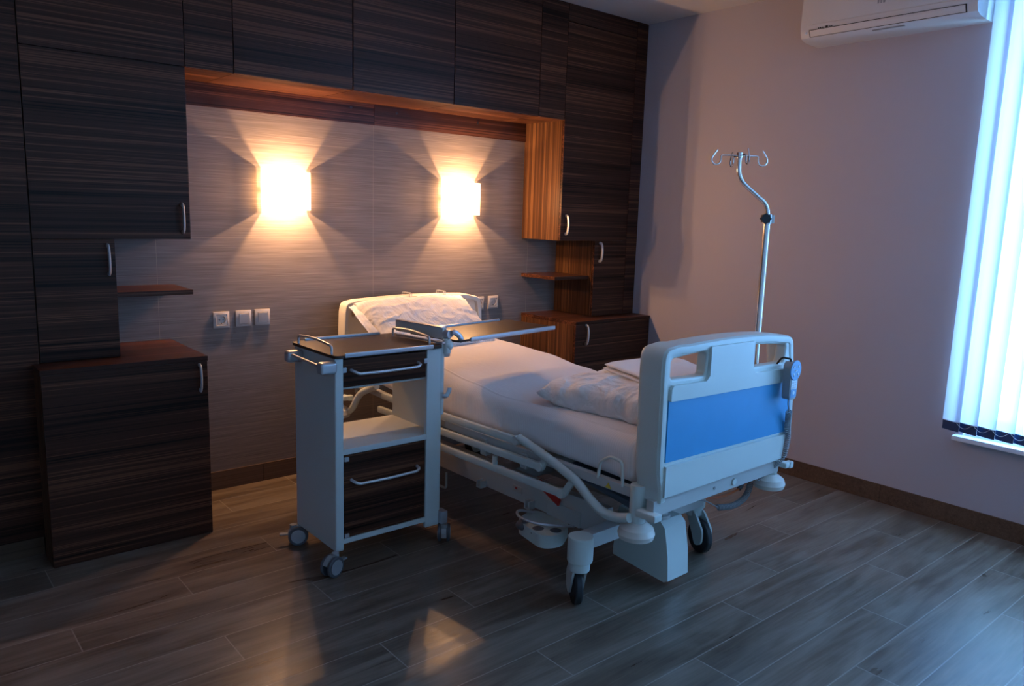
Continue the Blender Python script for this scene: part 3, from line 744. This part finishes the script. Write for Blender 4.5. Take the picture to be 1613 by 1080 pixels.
# undercarriage -----------------------------------------------------------------
UX = -.145
MB().box((UX - .205, -.84, .205), (UX - .165, .86, .335), .006).box((UX + .165, -.84, .205), (UX + .205, .86, .335), .006).box((UX - .2, -.16, .225), (UX + .2, -.08, .30), .004).box((UX - .2, .50, .225), (UX + .2, .58, .30), .004).build('base_frame', 'bedmetal', bed)
for yy in (-.88, .86):
    MB().box((UX - .375, yy - .030, .232), (UX + .375, yy + .030, .292), .006).build('axle_beam', 'bedmetal', bed)
def caster(px, py, wx, wy, ang, fork=True):
    t = part('caster', bed); t.location = (px, py, 0)
    MB().cyl((0, 0, .195), (0, 0, .300), .050, n=32, bev=.008).cyl((0, 0, .160), (0, 0, .20), .040, n=28, bev=.004).build('swivel_housing', 'bedplastic', t)
    m = Matrix.Translation((wx - px, wy - py, 0)) @ Matrix.Rotation(ang, 4, 'Z')
    r = .077; d = (Vector((px - wx, py - wy, 0))).length
    b = MB()
    sh = [(-.045 + d, .19), (.03 + d, .19), (.025, .085), (.0, .035), (-.045, .055), (-.05, .12)]
    for s in (-1, 1): b.prism([(p.x, p.z) for p in fil([(a, 0, c) for a, c in sh], .02, 4, True)], 'xz', s * .020, s * .029, .002)
    b.box((-.03 + d, -.028, .172), (.025 + d, .028, .192), .004)
    b.xf(m).build('fork', 'bedplastic', t)
    wl = MB().lathe([(r - .016, -.014), (r - .004, -.0145), (r, -.009), (r, .009), (r - .004, .0145), (r - .016, .014)], (0, 0, 0), 44)
    wl.xf(m @ Matrix.Translation((0, 0, r)) @ Matrix.Rotation(R(90), 4, 'X')); wh = wl.build('wheel', 'rubber', t)
    MB().cyl((0, -.012, r), (0, .012, r), r - .015, n=36, bev=.003).xf(m).build('wheel_disc', 'greyplastic', wh)
    return t
def cang(px, py, wx, wy): return math.atan2(py - wy, px - wx)
for px, py, wx, wy in ((-.565, -.900, -.538, -.860), (.275, -.828, .255, -.885), (-.565, .86, -.50, .84), (.275, .86, .30, .80)):
    caster(px, py, wx, wy, cang(px, py, wx, wy))
# lift columns with their moulded covers
def lift(y0_, yf_):
    s = 1 if yf_ > y0_ else -1
    prof = [(y0_, .09), (y0_ + s * .02, .285), (yf_ - s * .055, .285), (yf_ - s * .030, .262), (yf_ - s * .008, .15), (yf_, .045), (yf_ - s * .02, .035), (y0_, .06)]
    b = MB().prism(prof, 'yz', UX - .035, UX + .102, .014, 4)
    c = b.build('lift_cover', 'bedplastic', bed)
    MB().cyl((UX + .01, yf_ - s * .095, .27), (UX + .01, yf_ - s * .095, .50), .034, n=28, bev=.002).cyl((UX + .01, yf_ - s * .095, .28), (UX + .01, yf_ - s * .095, .30), .045, n=28, bev=.006).build('lift_column', 'bedmetal', c)
lift(-.74, -1.035); lift(.70, .99)
# foot control with round pedals
fc = MB().prism([(p.x, p.y) for p in fil([(-.54, -.66, 0), (-.50, -.46, 0), (-.36, -.42, 0), (-.33, -.62, 0), (-.46, -.70, 0)], .05, 6, True)], 'xy', .15, .205, .026, 4).build('foot_control', 'bedplastic', bed)
for (a, c) in ((-.492, -.500), (-.492, -.590), (-.448, -.650)):
    MB().ell((a, c, .190), (.034, .034, .022)).build('pedal', 'rubbergrey', fc)
MB().tube(fil([(-.37, -.45, .20), (-.48, -.44, .238), (-.545, -.52, .245), (-.535, -.62, .245), (-.45, -.69, .238), (-.35, -.66, .20)], .05, 6), .006, 10).build('guard_bar', 'satin', fc)
MB().box((-.36, -.70, .205), (-.22, -.50, .275), .006).build('control_box', 'bedmetal', bed)
MB().bar((-.372, -.46, .345), (-.385, -.605, .295), .012, .034, .004).build('release_lever', 'red', bed)
MB().box((-.3525, -.33, .245), (-.350, -.27, .275)).build('rating_label', 'switch', bed)
b = MB().box((-.353, -.30, .258), (-.3528, -.285, .268)); b.build('label_mark', 'red', bed)
for yy in (-.06, -.40): MB().box((-.385, yy - .018, .205), (-.350, yy - .008, .24), .002).box((-.385, yy + .008, .205), (-.350, yy + .018, .24), .002).box((-.385, yy - .018, .203), (-.350, yy + .018, .21), .002).build('accessory_hook', 'bedmetal', bed)
MB().tube(fil([(-.37, .285, .20), (-.37, .285, .115), (-.37, .215, .115), (-.37, .215, .20)], .018, 5), .006, 10).build('drain_bag_hook', 'bedplastic', bed)
# cables hanging under the foot end
MB().tube(fil([(-.02, -.96, .352), (.10, -.985, .322), (.25, -1.0, .300), (.36, -1.0, .312)], .15, 10), .0045, 8).build('power_cable', 'orange', bed)
MB().tube(fil([(.36, -1.0, .312), (.385, -1.0, .325), (.375, -1.0, .36), (.345, -1.0, .40)], .03, 6), [.010][0], 12).build('cable_plug', 'rubbergrey', bed)

# mattress ----------------------------------------------------------------------
def lerp_tab(tab, t):
    for (a, va), (b_, vb) in zip(tab, tab[1:]):
        if t <= b_:
            u = max(0, (t - a) / (b_ - a)); u = u * u * (3 - 2 * u); return va + (vb - va) * u
    return tab[-1][1]
ZT = [(-1.02, .688), (-.60, .692), (-.22, .688), (.02, .712), (.30, .742), (.62, .756), (.99, .775)]
ZBT = [(-1.02, .503), (-.75, .506), (-.22, .508), (.1, .512), (.4, .527), (.99, .557)]
def mat_fn(u, v):
    # v along the bed, u around the section
    y = -1.03 + 2.02 * v
    e = min(1, min(v, 1 - v) / .012); e = math.sqrt(max(0, 1 - (1 - e) ** 2)) if e < 1 else 1
    zt, zb = lerp_tab(ZT, y), lerp_tab(ZBT, y)
    hx, hz, zc = .438, (zt - zb) / 2, (zt + zb) / 2
    a = 2 * math.pi * u; ca, sa = math.cos(a), math.sin(a)
    ex, ez = .22, (.55 if sa > 0 else .30)
    x = math.copysign(abs(ca) ** ex, ca) * hx; z = math.copysign(abs(sa) ** ez, sa) * hz
    if e < 1: x *= .94 + .06 * e; z *= .35 + .65 * e
    n1 = noise.noise(Vector((x * 3, y * 2.2, z * 4)))
    n2 = noise.noise(Vector((x * 9 + 5, y * 5, z * 3)))
    side = abs(ca) ** 3
    z += .004 * n1 + .002 * n2
    # loose fitted sheet: shallow vertical folds on the sides
    x += math.copysign(1, ca) * side * (.006 * noise.noise(Vector((2, y * 7, z * 5))) + .004 * noise.noise(Vector((9, y * 19, z * 2))))
    # pressed fold lines along the sheet
    if sa > 0:
        for xr in (-.375, .03): z += .0035 * math.exp(-((x - xr) / .004) ** 2)
    return Vector((x, y, zc + z))
mt = MB(); mt.grid(mat_fn, 260, 190, True)
bmesh.ops.holes_fill(mt.bm, edges=[e for e in mt.bm.edges if len(e.link_faces) == 1], sides=0)
m_o = mt.build('mattress', 'sheet', sharp=70); m_o.location = BLOC; m_o.rotation_euler = (0, 0, BRZ)
tag(m_o, 'bed mattress under a white fitted sheet with fine stripes', 'mattress')

def pillow(name, label, W, D, T, mat, seed, wr=1.0, pw=2.6):
    b = MB()
    def half(sgn):
        def f(u, v):
            a, c = 2 * u - 1, 2 * v - 1
            x = W / 2 * a * (1 - .05 * (1 - c * c)); y = D / 2 * c * (1 - .06 * (1 - a * a))
            k = max(0, (1 - abs(a) ** pw)) ** .5 * max(0, (1 - abs(c) ** pw)) ** .5
            q = Vector((x * 3.2 + seed, y * 3.2, sgn * 2.0))
            edge = (1 - k)
            w_ = noise.noise(q) * .30 + noise.noise(q * 2.6) * .16 + edge * .22 * noise.noise(Vector((math.atan2(c, a) * 5 + seed, k * 1.5, sgn)))
            w_ += .09 * (1 - abs(noise.noise(q * 1.7 + Vector((seed, 3, 1)))) * 3) * edge
            for fq, am in ((4.5, .16), (8, .08)):
                rdg = 1 - abs(noise.noise(Vector((x * fq + seed * 2, y * fq * .8, sgn + fq)))) * 3.2
                w_ += am * max(0, rdg) * (.25 + .75 * edge)
            t = T / 2 * k * (1 + wr * w_ * .75)
            x += .010 * wr * edge * noise.noise(Vector((c * 6, seed, a))); y += .012 * wr * edge * noise.noise(Vector((a * 6, seed + 4, c)))
            cr = 0
            for fx_, fy_, am in ((3, 9, .010), (8, 3.5, .009), (14, 12, .005)):
                cr += am * max(0, 1 - abs(noise.noise(Vector((x * fx_ + seed, y * fy_ - seed, fx_ + sgn)))) * 3.5)
            t += wr * cr * min(1, k * 2.5) * (.4 + .6 * edge)
            return Vector((x, y, sgn * t + .006 * wr * edge * noise.noise(Vector((a * 4, c * 4, seed)))))
        return f
    b.grid(half(1), 130, 110); b.grid(half(-1), 90, 70) if 0 else b.grid(half(-1), 130, 110)
    bmesh.ops.remove_doubles(b.bm, verts=b.bm.verts, dist=.0006)
    return b
def place(o, loc, rot):
    m = BM @ Matrix.Translation(loc) @ rot
    o.matrix_world = m; return o
RX = lambda a: Matrix.Rotation(R(a), 4, 'X'); RY = lambda a: Matrix.Rotation(R(a), 4, 'Y'); RZ = lambda a: Matrix.Rotation(R(a), 4, 'Z')
p1 = pillow('pillow', '', .79, .44, .19, 'pillow', 3.1, .9).build('pillow', 'pillow', sharp=75)
tag(p1, 'white bed pillow leaning against the headboard under the lamps', 'pillow')
place(p1, (-.065, .812, .856), RX(36) @ RY(2) @ RZ(3))
# open hem of the pillowcase
hm = MB()
def hemf(u, v):
    y = (-.5 + u) * .43; return Vector((-.375 - .045 * v + .010 * noise.noise(Vector((y * 9, v, 2))), y, -.010 + .012 * noise.noise(Vector((y * 8, v * 2, 7))) - .018 * v + .028 * math.exp(-((y) / .2) ** 2)))
hm.grid(hemf, 40, 8); bmesh.ops.solidify(hm.bm, geom=hm.bm.faces[:], thickness=.003)
hm.build('pillowcase_hem', 'pillow', p1, sharp=75)
p2 = pillow('pillow', '', .62, .62, .145, 'pillow', 11.4, wr=1.35, pw=3.6).build('pillow', 'pillow', sharp=75)
tag(p2, 'crumpled white pillow lying flat at the foot of the bed', 'pillow')
place(p2, (-.030, -.695, .745), RZ(7) @ RX(-1))

def folded(W, D, T, n, seed):
    """stack of folded layers with rounded fold edges"""
    b = MB(); th = T / n
    for k in range(n):
        z0 = k * th; dx = .006 * math.sin(k * 2.1 + seed); sx = 1 - .015 * k
        def f(u, v, z0=z0, dx=dx, sx=sx, k=k):
            a = 2 * math.pi * u; ca, sa = math.cos(a), math.sin(a)
            x = math.copysign(abs(ca) ** .16, ca) * W / 2 * sx + dx
            z = z0 + th / 2 + math.copysign(abs(sa) ** .8, sa) * th * .49
            e = min(1, min(v, 1 - v) / .03); y = (v - .5) * D * sx
            z = z0 + th / 2 + (z - z0 - th / 2) * (.3 + .7 * e)
            z += .010 * noise.noise(Vector((x * 5 + seed, y * 5, 1))) + .004 * noise.noise(Vector((x * 14 + seed, y * 14, k)))
            return Vector((x, y, z))
        b.grid(f, 72, 44, True)
    bmesh.ops.holes_fill(b.bm, edges=[e for e in b.bm.edges if len(e.link_faces) == 1], sides=0)
    return b
f1 = folded(.36, .36, .055, 3, 2.0).build('folded_blanket', 'linen', sharp=60)
tag(f1, 'neatly folded white blanket lying on top of the flat pillow by the footboard', 'blanket')
place(f1, (.045, -.765, .816), RZ(-14) @ RY(-3) @ RX(2))
f2 = folded(.26, .50, .115, 3, 6.0).build('folded_sheet', 'linen', sharp=60)
tag(f2, 'stack of folded striped sheets seen through the hand hole in the footboard', 'sheet')
place(f2, (.315, -.72, .692), RZ(4))

# IV pole -------------------------------------------------------------------------
ip = thing('iv_pole', 'chrome drip stand pole with four hooks rising at the far corner of the bed foot', 'iv pole', BW(.493, -.950, 0), R(-41.5))
# local x runs across the view, the pole bends in that plane
MB().cyl((0, 0, .46), (0, 0, 1.505), .0145, n=28).build('lower_tube', 'chrome', ip)
MB().tube(fil([(0, 0, 1.49), (0, 0, 1.57), (-.142, 0, 1.685), (-.142, 0, 1.79)], [0, .05, .05, 0], 10), .0095, 18).build('upper_tube', 'chrome', ip)
cl = MB().cyl((0, 0, 1.492), (0, 0, 1.535), .0185, n=28, bev=.002).box((0, -.006, 1.495), (.030, .006, 1.532), .002).build('clamp_collar', 'satin', ip)
kb = MB(); n = 40; zc = 1.515
prof = [((.021 + .0022 * math.cos(8 * 2 * math.pi * k / n)) * math.cos(2 * math.pi * k / n), (.021 + .0022 * math.cos(8 * 2 * math.pi * k / n)) * math.sin(2 * math.pi * k / n) + zc) for k in range(n)]
kb.prism([(a - .018, c) for a, c in prof], 'xz', -.048, -.026, .003).cyl((-.018, -.03, zc), (-.006, -.006, zc), .008, n=16)
kb.build('clamp_knob', 'black', cl)
for a in (4, 94, 184, 274):
    ra = Matrix.Translation((-.142, 0, 0)) @ Matrix.Rotation(R(a), 4, 'Z')
    zt = 1.782
    pts = [(0, 0, zt), (.082, 0, zt), (.082, 0, zt - .022), (.088, 0, zt - .036), (.102, 0, zt - .042), (.118, 0, zt - .036), (.124, 0, zt - .020), (.120, 0, zt - .006), (.100, 0, zt + .022)]
    MB().tube([ra @ p for p in fil(pts, [0, .008, .012, .01, .01, .01, .01, .01, 0], 5)], .0032, 10).build('hook', 'chrome', ip)
MB().cyl((-.142, 0, 1.77), (-.142, 0, 1.796), .013, n=24, bev=.003).build('hook_hub', 'chrome', ip)

# hand control hanging on the footboard ----------------------------------------------
HC = BW(.330, -1.214, .86)
hc = thing('hand_control', 'grey bed hand control with a round blue keypad hanging on the footboard', 'remote control', HC, BRZ)
b = MB().prism([(p.x, p.z) for p in fil([(-.028, 0, -.085), (.028, 0, -.085), (.032, 0, .02), (.034, 0, .075), (-.034, 0, .075), (-.032, 0, .02)], [.02, .02, .01, .03, .03, .01], 6, True)], 'xz', -.016, .018, .007, 3)
b.build('body', 'greyplastic', hc)
b = MB().cyl((0, -.0165, .040), (0, -.022, .040), .042, n=40, bev=.002); dpd = b.build('keypad', 'padblue', hc)
b = MB()
for a in (45, 135, 225, 315): 
    c_, s_ = .024 * math.cos(R(a)), .024 * math.sin(R(a))
    b.prism([(c_ - .006, .040 + s_ - .005), (c_ + .006, .040 + s_ - .005), (c_, .040 + s_ + .007)] if s_ > 0 else [(c_ - .006, .040 + s_ + .005), (c_, .040 + s_ - .007), (c_ + .006, .040 + s_ + .005)], 'xz', -.0235, -.0215)
b.box((-.008, -.0235, .036), (-.001, -.0215, .043)).box((.001, -.0235, .038), (.009, -.0215, .041))
b.build('arrow_symbols', 'padlight', dpd)
lb = MB().box((-.023, -.0185, -.040), (.023, -.015, .0), .001).build('button_strip', 'padlight', hc)
b = MB()
for i in range(3):
    for j in (-.012, 0, .012): b.box((j - .004, -.0195, -.036 + .011 * i), (j + .004, -.018, -.030 + .011 * i))
b.build('small_buttons', 'alu', lb)
lb = MB().box((-.023, -.0185, -.076), (.023, -.015, -.041), .001).build('lower_strip', 'padblue', hc)
MB().cyl((0, -.0185, -.055), (0, -.0195, -.055), .008, n=20).build('round_button', 'padlight', lb)
MB().tube(fil([(-.01, .0, .07), (-.01, .0, .086), (-.03, .03, .09), (-.03, .05, .06)], .012, 5), .004, 8).build('hanging_hook', 'black', hc)
# coiled cord: straight lead, long coil down the footboard, loop underneath, lead back
def coil(path, r, pitch, wire):
    P = [Vector(p) for p in path]; L = [0]
    for a, c in zip(P, P[1:]): L.append(L[-1] + (c - a).length)
    tot = L[-1]; N_ = int(tot / pitch * 10); out = []; up = Vector((.3, .9, .1)).normalized(); i = 0
    for k in range(N_ + 1):
        s = tot * k / N_
        while i < len(P) - 2 and L[i + 1] < s: i += 1
        t = (P[i + 1] - P[i]).normalized(); c = P[i] + t * (s - L[i]); u = (up - t * up.dot(t)).normalized(); v = t.cross(u)
        a = 2 * math.pi * k / 10; out.append(c + (u * math.cos(a) + v * math.sin(a)) * r)
    return out
o_ = Vector((.330, -1.214, .86))
def H_(*p): return Vector(p) - o_
cp = fil([H_(.36, -1.205, .715), H_(.385, -1.19, .66), H_(.405, -1.185, .58), H_(.385, -1.185, .50), H_(.345, -1.10, .40), H_(.30, -1.04, .31)], .05, 8)
m = MB().tube(fil([H_(.332, -1.212, .775), H_(.336, -1.210, .75), H_(.352, -1.205, .735), H_(.36, -1.205, .715)], .01, 4), .003, 8)
m.tube(coil(cp[:34], .012, .0085, .0028), .0028, 6, caps=True)
cp2 = fil([H_(.46, -1.0, .335), H_(.40, -1.02, .275), H_(.30, -1.02, .250), H_(.20, -1.0, .262)], .08, 8)
m.tube(coil(cp2, .012, .0085, .0028), .0028, 6)
m.tube(fil([H_(.20, -1.0, .262), H_(.14, -.98, .30), H_(.0, -.93, .33)], .05, 5), .003, 8)
m.build('coiled_cord', 'greyplastic', hc)

# ---------------------------------------------------------------- light
W = bpy.data.worlds.new('dusk_sky'); S.world = W; W.use_nodes = True
bg = W.node_tree.nodes['Background']; bg.inputs[0].default_value = (.27, .595, 1.0, 1); bg.inputs[1].default_value = 5.4
pl_ = bpy.data.lights.new('window_sky_portal', 'AREA'); pl_.shape = 'RECTANGLE'; pl_.size = YW1 - YW0; pl_.size_y = ZW1 - ZW0
pl_.cycles.is_portal = True
po = bpy.data.objects.new('window_sky_portal', pl_); COL.objects.link(po)
po.location = (XR + .30, (YW0 + YW1) / 2, (ZW0 + ZW1) / 2); po.rotation_euler = (0, R(90), 0); po.rotation_euler = (R(90), 0, R(90))

# ---------------------------------------------------------------- camera
cd = bpy.data.cameras.new('camera'); cam = bpy.data.objects.new('camera', cd); COL.objects.link(cam)
cd.sensor_width = 36; cd.lens = 1217.4 / 1613 * 36; cd.clip_start = .05
rt = Vector((.76553578, -.64262925, .03134678)); up = Vector((.0820205, .14579896, .98590836)); fw = Vector((.63814388, .75217705, -.16432309))
m = Matrix((rt, up, -fw)).transposed().to_4x4(); m.translation = (0, -4.007, 1.4998); cam.matrix_world = m
S.camera = cam
vs = S.view_settings
S.display_settings.display_device = 'sRGB'; vs.view_transform = 'Standard'; vs.look = 'None'; vs.gamma = 1; vs.use_curve_mapping = False
vs.exposure = 2.22
S.cycles.max_bounces = 8; S.cycles.transparent_max_bounces = 12; S.cycles.use_denoising = True
S.cycles.sample_clamp_indirect = 8; S.cycles.caustics_reflective = False; S.cycles.caustics_refractive = False
